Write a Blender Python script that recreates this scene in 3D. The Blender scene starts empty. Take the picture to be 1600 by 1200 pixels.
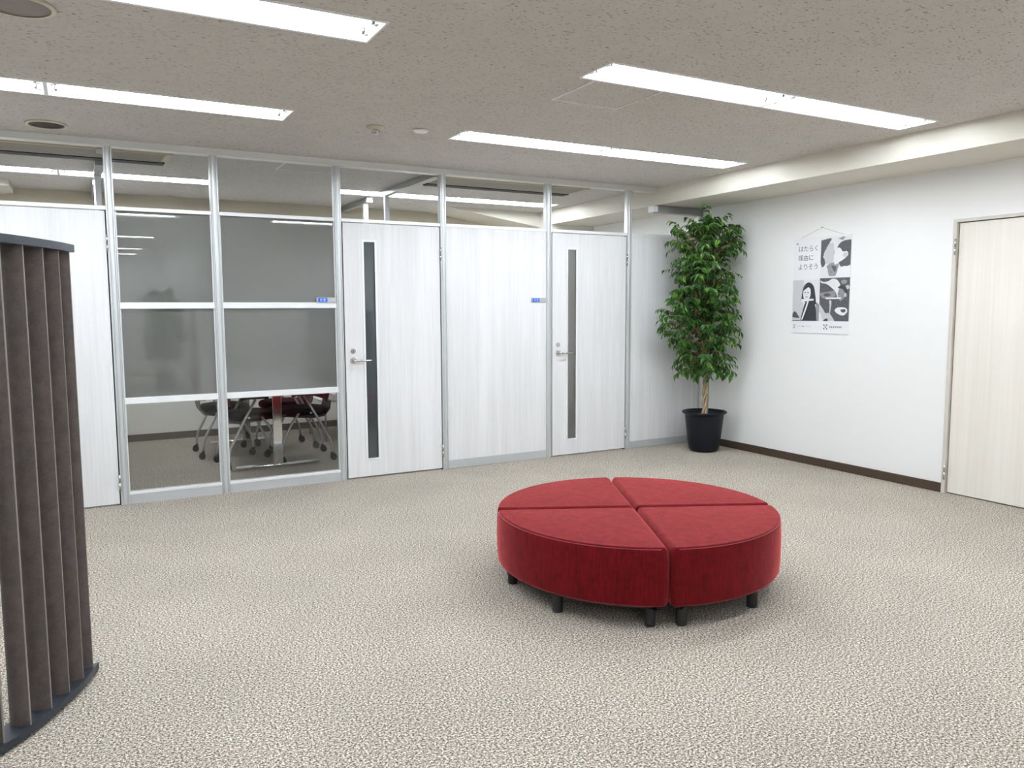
import bpy, bmesh, math, random
from mathutils import Vector, Matrix, Euler
R = math.radians
scene = bpy.context.scene
C = scene.collection

# ---------------------------------------------------------------- camera
D, H = 6.232, 1.407
F_PX = 1223.7
pitch, yaw, roll = R(5.53), R(28.77), R(-0.26)
fw = Vector((math.sin(yaw) * math.cos(pitch), math.cos(yaw) * math.cos(pitch), -math.sin(pitch)))
rt = Vector((math.cos(yaw), -math.sin(yaw), 0))
up = rt.cross(fw)
rt2 = rt * math.cos(roll) + up * math.sin(roll)
up2 = up * math.cos(roll) - rt * math.sin(roll)
cam_data = bpy.data.cameras.new('camera')
cam = bpy.data.objects.new('camera', cam_data)
C.objects.link(cam)
m3 = Matrix((rt2, up2, -fw)).transposed()
cam.matrix_world = Matrix.Translation((0, -D, H)) @ m3.to_4x4()
cam_data.sensor_fit = 'HORIZONTAL'
cam_data.sensor_width = 36.0
cam_data.lens = F_PX / 1600.0 * 36.0
cam_data.clip_start = 0.05
cam_data.clip_end = 100
scene.camera = cam

# ---------------------------------------------------------------- world, exposure
world = bpy.data.worlds.new('world')
scene.world = world
world.use_nodes = True
world.node_tree.nodes['Background'].inputs[0].default_value = (0.75, 0.8, 0.9, 1)
world.node_tree.nodes['Background'].inputs[1].default_value = 0.02
scene.view_settings.view_transform = 'Standard'
scene.view_settings.look = 'None'
scene.view_settings.gamma = 1.0
scene.view_settings.use_curve_mapping = False
scene.view_settings.exposure = 0.0
try:
    scene.cycles.use_denoising = True
    scene.cycles.max_bounces = 10
    scene.cycles.diffuse_bounces = 6
    scene.cycles.transparent_max_bounces = 12
    scene.cycles.caustics_reflective = False
    scene.cycles.caustics_refractive = False
    scene.cycles.sample_clamp_indirect = 15.0
except Exception:
    pass
TUBE_POWER = 57.0

# ---------------------------------------------------------------- materials
MATS = {}
def new_mat(name):
    m = bpy.data.materials.new(name)
    m.use_nodes = True
    MATS[name] = m
    nt = m.node_tree
    return m, nt, nt.nodes['Principled BSDF']

def simple(name, col, rough=0.5, metal=0.0, spec=0.5, sheen=0.0, noise=None):
    m, nt, b = new_mat(name)
    b.inputs['Base Color'].default_value = (*col, 1)
    b.inputs['Roughness'].default_value = rough
    b.inputs['Metallic'].default_value = metal
    b.inputs['Specular IOR Level'].default_value = spec
    if sheen:
        b.inputs['Sheen Weight'].default_value = sheen
        b.inputs['Sheen Roughness'].default_value = 0.4
    if noise:   # (scale, amount, bump)
        tc = nt.nodes.new('ShaderNodeTexCoord')
        n = nt.nodes.new('ShaderNodeTexNoise')
        n.inputs['Scale'].default_value = noise[0]
        n.inputs['Detail'].default_value = 4
        nt.links.new(tc.outputs['Object'], n.inputs['Vector'])
        ramp = nt.nodes.new('ShaderNodeMix'); ramp.data_type = 'RGBA'
        a = noise[1]
        ramp.inputs[6].default_value = (*[c * (1 - a) for c in col], 1)
        ramp.inputs[7].default_value = (*[min(1, c * (1 + a)) for c in col], 1)
        nt.links.new(n.outputs['Fac'], ramp.inputs[0])
        nt.links.new(ramp.outputs[2], b.inputs['Base Color'])
        if noise[2]:
            bp = nt.nodes.new('ShaderNodeBump')
            bp.inputs['Strength'].default_value = noise[2]
            bp.inputs['Distance'].default_value = 0.002
            nt.links.new(n.outputs['Fac'], bp.inputs['Height'])
            nt.links.new(bp.outputs['Normal'], b.inputs['Normal'])
    return m

def mapped(nt, scale, rot=(0, 0, 0)):
    tc = nt.nodes.new('ShaderNodeTexCoord')
    mp = nt.nodes.new('ShaderNodeMapping')
    mp.inputs['Scale'].default_value = scale
    mp.inputs['Rotation'].default_value = rot
    nt.links.new(tc.outputs['Object'], mp.inputs['Vector'])
    return mp.outputs['Vector']

def ramp_node(nt, src, stops):
    r = nt.nodes.new('ShaderNodeValToRGB')
    e = r.color_ramp.elements
    while len(e) < len(stops): e.new(0.5)
    for el, (p, c) in zip(e, stops):
        el.position = p; el.color = (*c, 1)
    nt.links.new(src, r.inputs[0])
    return r.outputs[0]

def make_wall_paper(name, col):
    m, nt, b = new_mat(name)
    v = mapped(nt, (1, 1, 1))
    n = nt.nodes.new('ShaderNodeTexNoise'); n.inputs['Scale'].default_value = 260; n.inputs['Detail'].default_value = 3
    nt.links.new(v, n.inputs['Vector'])
    bp = nt.nodes.new('ShaderNodeBump'); bp.inputs['Strength'].default_value = 0.25; bp.inputs['Distance'].default_value = 0.001
    nt.links.new(n.outputs['Fac'], bp.inputs['Height']); nt.links.new(bp.outputs['Normal'], b.inputs['Normal'])
    b.inputs['Base Color'].default_value = (*col, 1); b.inputs['Roughness'].default_value = 0.75
    b.inputs['Specular IOR Level'].default_value = 0.25
    return m

def make_grain(name, c1, c2, stretch=2.2, freq=60, rough=0.45):
    """vertical (z) grain, vinyl sheet"""
    m, nt, b = new_mat(name)
    v = mapped(nt, (freq, freq, stretch))
    n = nt.nodes.new('ShaderNodeTexNoise'); n.inputs['Scale'].default_value = 1.0; n.inputs['Detail'].default_value = 5; n.inputs['Roughness'].default_value = 0.6
    nt.links.new(v, n.inputs['Vector'])
    v2 = mapped(nt, (freq * 0.12, freq * 0.12, stretch * 0.15))
    n2 = nt.nodes.new('ShaderNodeTexNoise'); n2.inputs['Scale'].default_value = 1.0; n2.inputs['Detail'].default_value = 2
    nt.links.new(v2, n2.inputs['Vector'])
    mx = nt.nodes.new('ShaderNodeMath'); mx.operation = 'ADD'
    mu = nt.nodes.new('ShaderNodeMath'); mu.operation = 'MULTIPLY'; mu.inputs[1].default_value = 0.5
    nt.links.new(n.outputs['Fac'], mx.inputs[0]); nt.links.new(n2.outputs['Fac'], mx.inputs[1]); nt.links.new(mx.outputs[0], mu.inputs[0])
    col = ramp_node(nt, mu.outputs[0], [(0.36, c1), (0.62, c2)])
    nt.links.new(col, b.inputs['Base Color'])
    b.inputs['Roughness'].default_value = rough
    b.inputs['Specular IOR Level'].default_value = 0.35
    return m

def make_carpet():
    m, nt, b = new_mat('carpet')
    v = mapped(nt, (1, 1, 1))
    n1 = nt.nodes.new('ShaderNodeTexNoise'); n1.inputs['Scale'].default_value = 125; n1.inputs['Detail'].default_value = 3.5; n1.inputs['Roughness'].default_value = 0.8
    n2 = nt.nodes.new('ShaderNodeTexNoise'); n2.inputs['Scale'].default_value = 1.6; n2.inputs['Detail'].default_value = 3
    for n in (n1, n2): nt.links.new(v, n.inputs['Vector'])
    fine = ramp_node(nt, n1.outputs['Fac'], [(0.36, (0.035, 0.029, 0.022)), (0.46, (0.165, 0.145, 0.117)), (0.53, (0.47, 0.425, 0.36)), (0.62, (0.86, 0.80, 0.71))])
    big = ramp_node(nt, n2.outputs['Fac'], [(0.3, (0.93, 0.93, 0.93)), (0.7, (1.06, 1.06, 1.05))])
    mx = nt.nodes.new('ShaderNodeMix'); mx.data_type = 'RGBA'; mx.blend_type = 'MULTIPLY'; mx.inputs[0].default_value = 1.0
    nt.links.new(fine, mx.inputs[6]); nt.links.new(big, mx.inputs[7])
    nt.links.new(mx.outputs[2], b.inputs['Base Color'])
    b.inputs['Roughness'].default_value = 0.95; b.inputs['Specular IOR Level'].default_value = 0.1
    return m

def make_ceiling():
    m, nt, b = new_mat('rock_wool_board')
    v = mapped(nt, (40, 105, 50))
    n1 = nt.nodes.new('ShaderNodeTexNoise'); n1.inputs['Scale'].default_value = 1.0; n1.inputs['Detail'].default_value = 3; n1.inputs['Roughness'].default_value = 0.65
    nt.links.new(v, n1.inputs['Vector'])
    v2 = mapped(nt, (2, 2, 2))
    n2 = nt.nodes.new('ShaderNodeTexNoise'); n2.inputs['Scale'].default_value = 3; n2.inputs['Detail'].default_value = 2
    nt.links.new(v2, n2.inputs['Vector'])
    fiss = ramp_node(nt, n1.outputs['Fac'], [(0.32, (0.13, 0.122, 0.112)), (0.365, (0.38, 0.365, 0.34)), (0.41, (0.59, 0.562, 0.525))])
    big = ramp_node(nt, n2.outputs['Fac'], [(0.3, (0.97, 0.97, 0.97)), (0.7, (1.02, 1.02, 1.02))])
    mx = nt.nodes.new('ShaderNodeMix'); mx.data_type = 'RGBA'; mx.blend_type = 'MULTIPLY'; mx.inputs[0].default_value = 1.0
    nt.links.new(fiss, mx.inputs[6]); nt.links.new(big, mx.inputs[7])
    nt.links.new(mx.outputs[2], b.inputs['Base Color'])
    b.inputs['Roughness'].default_value = 0.95; b.inputs['Specular IOR Level'].default_value = 0.1
    bp = nt.nodes.new('ShaderNodeBump'); bp.inputs['Strength'].default_value = 0.4; bp.inputs['Distance'].default_value = 0.003
    nt.links.new(fiss, bp.inputs['Height']); nt.links.new(bp.outputs['Normal'], b.inputs['Normal'])
    return m

def make_fabric(name, col, weave=(900, 900, 260), amount=0.35, sheen=0.4, tint=None):
    m, nt, b = new_mat(name)
    v = mapped(nt, weave)
    n = nt.nodes.new('ShaderNodeTexNoise'); n.inputs['Scale'].default_value = 0.35; n.inputs['Detail'].default_value = 3
    nt.links.new(v, n.inputs['Vector'])
    v2 = mapped(nt, (1, 1, 1))
    n2 = nt.nodes.new('ShaderNodeTexNoise'); n2.inputs['Scale'].default_value = 22; n2.inputs['Detail'].default_value = 5; n2.inputs['Roughness'].default_value = 0.7
    nt.links.new(v2, n2.inputs['Vector'])
    ad = nt.nodes.new('ShaderNodeMath'); ad.operation = 'ADD'; nt.links.new(n.outputs['Fac'], ad.inputs[0]); nt.links.new(n2.outputs['Fac'], ad.inputs[1])
    mu = nt.nodes.new('ShaderNodeMath'); mu.operation = 'MULTIPLY'; mu.inputs[1].default_value = 0.5; nt.links.new(ad.outputs[0], mu.inputs[0])
    lo = tuple(c * (1 - amount) for c in col); hi = tuple(min(1, c * (1 + amount)) for c in col)
    nt.links.new(ramp_node(nt, mu.outputs[0], [(0.34, lo), (0.64, hi)]), b.inputs['Base Color'])
    b.inputs['Roughness'].default_value = 0.9; b.inputs['Specular IOR Level'].default_value = 0.15
    b.inputs['Sheen Weight'].default_value = sheen; b.inputs['Sheen Roughness'].default_value = 0.35
    tn = tint or (1, 1, 1)
    r2 = nt.nodes.new('ShaderNodeValToRGB'); r2.color_ramp.elements[0].position = .38; r2.color_ramp.elements[1].position = .60
    r2.color_ramp.elements[0].color = (*[c * .70 for c in tn], 1); r2.color_ramp.elements[1].color = (*tn, 1)
    nt.links.new(mu.outputs[0], r2.inputs[0]); nt.links.new(r2.outputs[0], b.inputs['Sheen Tint'])
    bp = nt.nodes.new('ShaderNodeBump'); bp.inputs['Strength'].default_value = 0.35; bp.inputs['Distance'].default_value = 0.0015
    nt.links.new(n.outputs['Fac'], bp.inputs['Height']); nt.links.new(bp.outputs['Normal'], b.inputs['Normal'])
    return m

def make_emit(name, col, strength):
    m = bpy.data.materials.new(name); m.use_nodes = True; nt = m.node_tree
    nt.nodes.remove(nt.nodes['Principled BSDF'])
    e = nt.nodes.new('ShaderNodeEmission'); e.inputs[0].default_value = (*col, 1); e.inputs[1].default_value = strength
    nt.links.new(e.outputs[0], nt.nodes['Material Output'].inputs[0])
    MATS[name] = m
    return m

def make_clear_glass(name='clear_glass', tint=(0.985, 0.99, 0.985)):
    m = bpy.data.materials.new(name); m.use_nodes = True; nt = m.node_tree
    nt.nodes.remove(nt.nodes['Principled BSDF'])
    t = nt.nodes.new('ShaderNodeBsdfTransparent'); t.inputs[0].default_value = (*tint, 1)
    g = nt.nodes.new('ShaderNodeBsdfGlossy'); g.inputs['Roughness'].default_value = 0.0; g.inputs[0].default_value = (1, 1, 1, 1)
    fr = nt.nodes.new('ShaderNodeFresnel'); fr.inputs[0].default_value = 1.38
    mx = nt.nodes.new('ShaderNodeMixShader')
    nt.links.new(fr.outputs[0], mx.inputs[0]); nt.links.new(t.outputs[0], mx.inputs[1]); nt.links.new(g.outputs[0], mx.inputs[2])
    nt.links.new(mx.outputs[0], nt.nodes['Material Output'].inputs[0])
    MATS[name] = m
    return m

def make_frosted(name, z_lo=None, z_hi=None, film=(0.585, 0.59, 0.56), clear=0.10, diff=0.12):
    """glass with translucent film behind it; the film fades out between z_lo and z_hi (the printed gradation of the film)"""
    m = bpy.data.materials.new(name); m.use_nodes = True; nt = m.node_tree
    nt.nodes.remove(nt.nodes['Principled BSDF'])
    t = nt.nodes.new('ShaderNodeBsdfTransparent'); t.inputs[0].default_value = (0.93, 0.955, 0.945, 1)
    tr = nt.nodes.new('ShaderNodeBsdfTranslucent'); tr.inputs[0].default_value = (*film, 1)
    df = nt.nodes.new('ShaderNodeBsdfDiffuse'); df.inputs[0].default_value = (*film, 1)
    m0 = nt.nodes.new('ShaderNodeMixShader'); m0.inputs[0].default_value = diff
    nt.links.new(tr.outputs[0], m0.inputs[1]); nt.links.new(df.outputs[0], m0.inputs[2])
    m1 = nt.nodes.new('ShaderNodeMixShader')
    if z_lo is None:
        m1.inputs[0].default_value = 1 - clear
    else:
        tc = nt.nodes.new('ShaderNodeNewGeometry')
        sp = nt.nodes.new('ShaderNodeSeparateXYZ'); nt.links.new(tc.outputs['Position'], sp.inputs[0])
        mr = nt.nodes.new('ShaderNodeMapRange'); mr.inputs[1].default_value = z_lo; mr.inputs[2].default_value = z_hi
        mr.inputs[3].default_value = 0.66; mr.inputs[4].default_value = 1 - clear; mr.interpolation_type = 'SMOOTHSTEP'
        nt.links.new(sp.outputs[2], mr.inputs[0]); nt.links.new(mr.outputs[0], m1.inputs[0])
    nt.links.new(t.outputs[0], m1.inputs[1]); nt.links.new(m0.outputs[0], m1.inputs[2])
    g = nt.nodes.new('ShaderNodeBsdfGlossy'); g.inputs['Roughness'].default_value = 0.0
    fr = nt.nodes.new('ShaderNodeFresnel'); fr.inputs[0].default_value = 1.95
    m2 = nt.nodes.new('ShaderNodeMixShader')
    nt.links.new(fr.outputs[0], m2.inputs[0]); nt.links.new(m1.outputs[0], m2.inputs[1]); nt.links.new(g.outputs[0], m2.inputs[2])
    nt.links.new(m2.outputs[0], nt.nodes['Material Output'].inputs[0])
    MATS[name] = m
    return m

def make_leaf():
    m, nt, b = new_mat('leaf')
    oi = nt.nodes.new('ShaderNodeNewGeometry')
    col = ramp_node(nt, oi.outputs['Random Per Island'], [(0.0, (0.022, 0.075, 0.014)), (0.5, (0.045, 0.14, 0.022)), (0.86, (0.075, 0.21, 0.03)), (1.0, (0.22, 0.40, 0.06))])
    nt.links.new(col, b.inputs['Base Color'])
    b.inputs['Roughness'].default_value = 0.38
    b.inputs['Specular IOR Level'].default_value = 0.5
    tr = nt.nodes.new('ShaderNodeBsdfTranslucent'); nt.links.new(col, tr.inputs[0])
    mx = nt.nodes.new('ShaderNodeMixShader'); mx.inputs[0].default_value = 0.22
    nt.links.new(b.outputs[0], mx.inputs[1]); nt.links.new(tr.outputs[0], mx.inputs[2])
    nt.links.new(mx.outputs[0], nt.nodes['Material Output'].inputs[0])
    return m

wall_mat = make_wall_paper('white_wallpaper', (0.87, 0.87, 0.86))
wall_in = make_wall_paper('cream_wallpaper', (0.90, 0.885, 0.83))
beam_mat = make_wall_paper('beam_paint', (0.68, 0.65, 0.575))
panel_mat = make_grain('white_grain_sheet', (0.645, 0.645, 0.65), (0.745, 0.745, 0.75))
cream_door = make_grain('cream_wood_sheet', (0.765, 0.725, 0.645), (0.84, 0.805, 0.735), stretch=1.2, freq=45)
door_frame_mat = simple('cream_frame', (0.62, 0.585, 0.53), 0.45)
carpet = make_carpet()
ceil_mat = make_ceiling()
alu = simple('satin_aluminium', (0.60, 0.62, 0.625), 0.38, 0.55)
alu_lt = simple('white_aluminium', (0.78, 0.79, 0.80), 0.4, 0.15)
alu_dk = simple('header_aluminium', (0.74, 0.75, 0.73), 0.4, 0.1)
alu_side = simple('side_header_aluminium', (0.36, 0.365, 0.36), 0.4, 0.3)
base_alu = simple('grey_skirting', (0.50, 0.51, 0.52), 0.45, 0.3)
white_plastic = simple('white_plastic', (0.82, 0.82, 0.82), 0.4)
tray_mat = simple('fixture_white', (0.85, 0.85, 0.86), 0.35)
brown_base = simple('brown_skirting', (0.050, 0.030, 0.016), 0.5)
black_gap = simple('gap_black', (0.012, 0.012, 0.012), 0.9)
steel = simple('brushed_steel', (0.62, 0.60, 0.57), 0.25, 1.0)
chrome = simple('chrome', (0.82, 0.82, 0.83), 0.08, 1.0)
silver = simple('silver_tube', (0.56, 0.56, 0.57), 0.35, 0.85)
red_top = make_fabric('red_upholstery', (0.100, 0.0020, 0.0042), weave=(420, 420, 22), amount=0.36, sheen=1.0, tint=(1.0, 0.20, 0.20))
red_pipe = simple('red_seam', (0.22, 0.015, 0.02), 0.8, sheen=0.4)
black_leg = simple('black_leg', (0.012, 0.012, 0.014), 0.35)
slat_mat = make_fabric('taupe_fabric', (0.086, 0.072, 0.066), weave=(1200, 1200, 1200), amount=0.30, sheen=0.35)
slat_edge = simple('slat_edge_strip', (0.20, 0.18, 0.165), 0.6)
navy = simple('dark_navy_metal', (0.022, 0.027, 0.036), 0.42)
pot_mat = simple('black_pot_plastic', (0.0045, 0.006, 0.010), 0.42, spec=0.25, noise=(40, 0.2, 0.2))
gravel = simple('white_gravel', (0.80, 0.80, 0.80), 0.8, noise=(90, 0.25, 1.0))
bark = simple('pale_bark', (0.36, 0.27, 0.17), 0.85, noise=(60, 0.4, 0.8))
green_stem = simple('green_stem', (0.10, 0.18, 0.04), 0.6)
leaf_mat = make_leaf()
paper = simple('poster_paper', (0.83, 0.83, 0.85), 0.35)
blk = simple('print_black', (0.035, 0.035, 0.04), 0.5)
g1 = simple('print_dark_grey', (0.085, 0.085, 0.09), 0.5, noise=(60, 0.5, 0))
g2 = simple('print_mid_grey', (0.27, 0.27, 0.28), 0.5, noise=(60, 0.3, 0))
g3 = simple('print_light_grey', (0.58, 0.58, 0.60), 0.5)
g4 = simple('print_pale', (0.78, 0.78, 0.79), 0.5)
blue = simple('sign_blue', (0.004, 0.09, 0.62), 0.4)
cyan = simple('sign_lettering', (0.70, 0.90, 1.0), 0.5)
tag_silver = simple('sign_silver', (0.42, 0.43, 0.44), 0.35, 0.3)
tube_mat = make_emit('fluorescent_tube', (0.935, 0.995, 1.06), TUBE_POWER)
tube_mat_in = make_emit('fluorescent_tube_meeting_room', (0.935, 0.995, 1.06), TUBE_POWER * 1.3)
glass = make_clear_glass()
frost_hi = make_frosted('frosted_film', clear=0.16)
frost_lo = make_frosted('frosted_film_fading', 0.80, 1.05, clear=0.16)
slit_a = make_frosted('slit_glass_cool', film=(0.30, 0.34, 0.36), clear=0.12)
slit_b = make_frosted('slit_glass_warm', film=(0.95, 0.95, 0.90), clear=0.40)
seat_blk = make_fabric('black_seat_fabric', (0.012, 0.014, 0.020), weave=(800, 800, 800), sheen=0.1)
shell_gr = simple('grey_shell', (0.055, 0.062, 0.070), 0.45)
mesh_red = simple('red_mesh', (0.28, 0.012, 0.020), 0.8)
mesh_maroon = simple('maroon_mesh', (0.16, 0.008, 0.022), 0.8)
mesh_navy = simple('navy_mesh', (0.02, 0.035, 0.10), 0.8)
rubber = simple('rubber', (0.02, 0.02, 0.022), 0.6)
table_top = simple('table_laminate', (0.62, 0.60, 0.56), 0.35)
grille = simple('speaker_grille', (0.035, 0.028, 0.022), 0.8, noise=(300, 0.5, 0.5))
grille_lt = simple('grey_grille', (0.27, 0.25, 0.23), 0.8, noise=(300, 0.3, 0.5))
rim_beige = simple('beige_rim', (0.62, 0.57, 0.46), 0.5)
ac_beige = simple('aircon_beige', (0.52, 0.46, 0.34), 0.5)
ac_grille = simple('aircon_panel', (0.42, 0.40, 0.35), 0.6)
slot_blk = simple('slot_black', (0.012, 0.011, 0.010), 0.6)
book_mats = [simple('binder_blue', (0.05, 0.09, 0.22), 0.5), simple('binder_white', (0.7, 0.7, 0.7), 0.5), simple('binder_grey', (0.3, 0.32, 0.34), 0.5)]

# ---------------------------------------------------------------- mesh helpers
def box(bm, x0, x1, y0, y1, z0, z1, mi=0, bev=0.0):
    vs = [bm.verts.new(p) for p in ((x0,y0,z0),(x1,y0,z0),(x1,y1,z0),(x0,y1,z0),(x0,y0,z1),(x1,y0,z1),(x1,y1,z1),(x0,y1,z1))]
    fs = [bm.faces.new([vs[i] for i in f]) for f in ((3,2,1,0),(4,5,6,7),(0,1,5,4),(1,2,6,5),(2,3,7,6),(3,0,4,7))]
    for f in fs: f.material_index = mi
    if bev > 0:
        es = list({e for f in fs for e in f.edges})
        r = bmesh.ops.bevel(bm, geom=es, offset=bev, segments=2, affect='EDGES', profile=0.5)
        for f in r['faces']: f.material_index = mi
    return vs

def plate_with_holes(bm, u0, u1, v0, v1, holes, w0, w1, axes='xy', mi=0):
    """slab w0..w1 thick over u,v with rectangular holes; axes names the two in-plane axes"""
    us = sorted({u0, u1, *[min(max(h[0], u0), u1) for h in holes], *[min(max(h[1], u0), u1) for h in holes]})
    vs = sorted({v0, v1, *[min(max(h[2], v0), v1) for h in holes], *[min(max(h[3], v0), v1) for h in holes]})
    def solid(i, j):
        if i < 0 or j < 0 or i >= len(us) - 1 or j >= len(vs) - 1: return False
        cu, cv = (us[i] + us[i+1]) / 2, (vs[j] + vs[j+1]) / 2
        return not any(h[0] < cu < h[1] and h[2] < cv < h[3] for h in holes)
    def P(u, v, w):
        return {'xy': (u, v, w), 'xz': (u, w, v), 'yz': (w, u, v)}[axes]
    cache = {}
    def V(u, v, w):
        k = (u, v, w)
        if k not in cache: cache[k] = bm.verts.new(P(u, v, w))
        return cache[k]
    def quad(a, b, c, d):
        f = bm.faces.new((a, b, c, d)); f.material_index = mi
    for i in range(len(us) - 1):
        for j in range(len(vs) - 1):
            if not solid(i, j): continue
            a, b, c, d = us[i], us[i+1], vs[j], vs[j+1]
            for w in (w0, w1): quad(V(a, c, w), V(b, c, w), V(b, d, w), V(a, d, w))
            for (di, dj, p, q) in ((-1, 0, (a, c), (a, d)), (1, 0, (b, c), (b, d)), (0, -1, (a, c), (b, c)), (0, 1, (a, d), (b, d))):
                if not solid(i + di, j + dj):
                    quad(V(*p, w0), V(*q, w0), V(*q, w1), V(*p, w1))
    bmesh.ops.recalc_face_normals(bm, faces=bm.faces[:])

def tube(bm, pts, r, seg=10, mi=0, caps=True):
    pts = [Vector(p) for p in pts]
    rs = r if isinstance(r, (list, tuple)) else [r] * len(pts)
    rings = []
    prev = None
    for i, p in enumerate(pts):
        t = (pts[min(i + 1, len(pts) - 1)] - pts[max(i - 1, 0)]).normalized()
        if prev is None:
            a = Vector((0, 0, 1)) if abs(t.z) < 0.9 else Vector((1, 0, 0))
            n = t.cross(a).normalized()
        else:
            n = (prev - t * prev.dot(t)).normalized()
        prev = n
        b = t.cross(n)
        rings.append([bm.verts.new(p + (n * math.cos(2*math.pi*k/seg) + b * math.sin(2*math.pi*k/seg)) * rs[i]) for k in range(seg)])
    for i in range(len(rings) - 1):
        for k in range(seg):
            f = bm.faces.new((rings[i][k], rings[i][(k+1) % seg], rings[i+1][(k+1) % seg], rings[i+1][k])); f.material_index = mi; f.smooth = True
    if caps:
        for rg in (rings[0][::-1], rings[-1]):
            f = bm.faces.new(rg); f.material_index = mi

def lathe(bm, prof, seg=48, c=(0, 0, 0), mi=0):
    rings = []
    for (r, z) in prof:
        if r < 1e-6: rings.append([bm.verts.new((c[0], c[1], c[2] + z))])
        else: rings.append([bm.verts.new((c[0] + r*math.cos(2*math.pi*k/seg), c[1] + r*math.sin(2*math.pi*k/seg), c[2] + z)) for k in range(seg)])
    for a, b in zip(rings[:-1], rings[1:]):
        for k in range(seg):
            k2 = (k + 1) % seg
            if len(a) == 1 and len(b) == 1: continue
            if len(a) == 1: f = bm.faces.new((a[0], b[k2], b[k]))
            elif len(b) == 1: f = bm.faces.new((a[k], a[k2], b[0]))
            else: f = bm.faces.new((a[k], a[k2], b[k2], b[k]))
            f.smooth = True; f.material_index = mi

def prism(bm, poly, z0, z1, mi=0, smooth=False):
    n = len(poly)
    a = [bm.verts.new((x, y, z0)) for x, y in poly]; b = [bm.verts.new((x, y, z1)) for x, y in poly]
    fs = [bm.faces.new(a[::-1]), bm.faces.new(b)]
    for i in range(n):
        f = bm.faces.new((a[i], a[(i+1) % n], b[(i+1) % n], b[i])); f.smooth = smooth; fs.append(f)
    for f in fs: f.material_index = mi
    return fs

def link(name, bm, mats, parent=None, loc=None, smooth_angle=None, fix=True):
    if fix: bmesh.ops.recalc_face_normals(bm, faces=bm.faces[:])
    me = bpy.data.meshes.new(name)
    bm.to_mesh(me); bm.free()
    for m in (mats if isinstance(mats, (list, tuple)) else [mats]): me.materials.append(m)
    o = bpy.data.objects.new(name, me); C.objects.link(o)
    if loc: o.location = loc
    if parent is not None: o.parent = parent
    if smooth_angle:
        for p in me.polygons: p.use_smooth = True
        try: me.set_sharp_from_angle(angle=R(smooth_angle))
        except Exception: pass
    return o

def tag(o, label=None, cat=None, group=None, kind=None):
    if label: o['label'] = label
    if cat: o['category'] = cat
    if group: o['group'] = group
    if kind: o['kind'] = kind
    return o

def empty(name, loc=(0, 0, 0), rz=0.0, **k):
    o = bpy.data.objects.new(name, None); C.objects.link(o)
    o.location = loc; o.rotation_euler = (0, 0, rz); o.empty_display_size = 0.1
    return tag(o, **k)

def boxes(name, lst, mat, parent=None, bev=0.0, **k):
    bm = bmesh.new()
    for b in lst: box(bm, *b, bev=bev)
    o = link(name, bm, mat, parent, fix=False)
    return tag(o, **k)

def copy_tree(o, parent=None):
    c = o.copy(); C.objects.link(c)
    if parent is not None: c.parent = parent
    for ch in list(o.children): copy_tree(ch, c)
    return c

# ---------------------------------------------------------------- room shell
ZC = 2.585            # ceiling height
XW = 5.673            # right wall
XL = -2.6             # left wall
YB = 3.00             # back wall of the meeting rooms
YR, YRR = -13.2, -7.5 # rear walls behind the camera
def S(o): o['kind'] = 'structure'; return o

bm = bmesh.new(); box(bm, XL - .1, XW + .1, YR - .1, YB + .1, -0.1, 0.0)
S(link('floor', bm, carpet))

# ceiling with openings for the recessed fixtures
FX_L, FX_W = 1.28, 0.262
LEFT = [-1.38, -0.10]; RIGHT = [2.305, 3.585]
rows = [(-1.265, LEFT + RIGHT), (-2.905, LEFT + RIGHT), (-4.66, LEFT + RIGHT), (-6.3, [3.585]), (-7.95, LEFT), (-10.7, LEFT), (-12.35, LEFT), (1.63, LEFT + RIGHT)]  # the lone fixture over the viewer is unseen, added to light the right wall
fixtures = [(x, y) for y, xs in rows for x in xs]
holes = [(x + .004, x + FX_L - .004, y - FX_W/2, y + FX_W/2) for x, y in fixtures]
bm = bmesh.new(); plate_with_holes(bm, XL - .1, XW + .1, YR - .1, YB + .1, holes, ZC, ZC + 0.03)
S(link('ceiling', bm, ceil_mat))
bm = bmesh.new(); box(bm, XL - .1, XW + .1, YR - .1, YB + .1, ZC + .13, ZC + 0.16)
S(link('ceiling_slab', bm, ceil_mat))

bm = bmesh.new(); plate_with_holes(bm, YR, YB + .1, -.02, ZC, [(-3.60, -2.700, -.03, 2.03)], XW, XW + .1, 'yz')
S(link('wall_right', bm, wall_mat))
S(boxes('wall_left', [(XL - .1, XL, YR, YB + .1, 0, ZC)], wall_mat))
S(boxes('wall_back', [(XL, XW, YB, YB + .1, 0, ZC)], wall_in))
S(boxes('wall_rear', [(XL, 1.8, YR - .1, YR, 0, ZC)], wall_mat))
S(boxes('wall_rear_right', [(1.7, XW, YRR - .1, YRR, 0, ZC), (1.7, 1.8, YR, YRR - .1, 0, ZC)], wall_mat))
S(boxes('trim_beam_right', [(5.055, XW, YRR, YB, 2.415, ZC)], beam_mat))
S(boxes('trim_column', [(5.055, XW, 1.96, YB, 0, 2.415)], beam_mat))
S(boxes('trim_beam_back', [(XL, 5.055, 2.82, YB, 2.12, ZC)], simple('beige_beam_paint', (0.52, 0.475, 0.37), 0.7)))
# haunched beam along the back wall (deepens towards the column) and its twin on the left
bm = bmesh.new()
for (xa, za, xb, zb) in ((3.80, ZC - .002, 5.055, 2.405), (-0.50, ZC - .06, -2.6, 2.36)):
    v = [bm.verts.new(p) for p in ((xa, 2.24, za), (xb, 2.24, zb), (xb, 2.24, ZC), (xa, 2.24, ZC), (xa, 2.82, za), (xb, 2.82, zb), (xb, 2.82, ZC), (xa, 2.82, ZC))]
    for f in ((0,1,2,3), (7,6,5,4), (0,4,5,1), (1,5,6,2), (0,3,7,4)): bm.faces.new([v[i] for i in f])
S(link('trim_haunch', bm, beam_mat))
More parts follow.
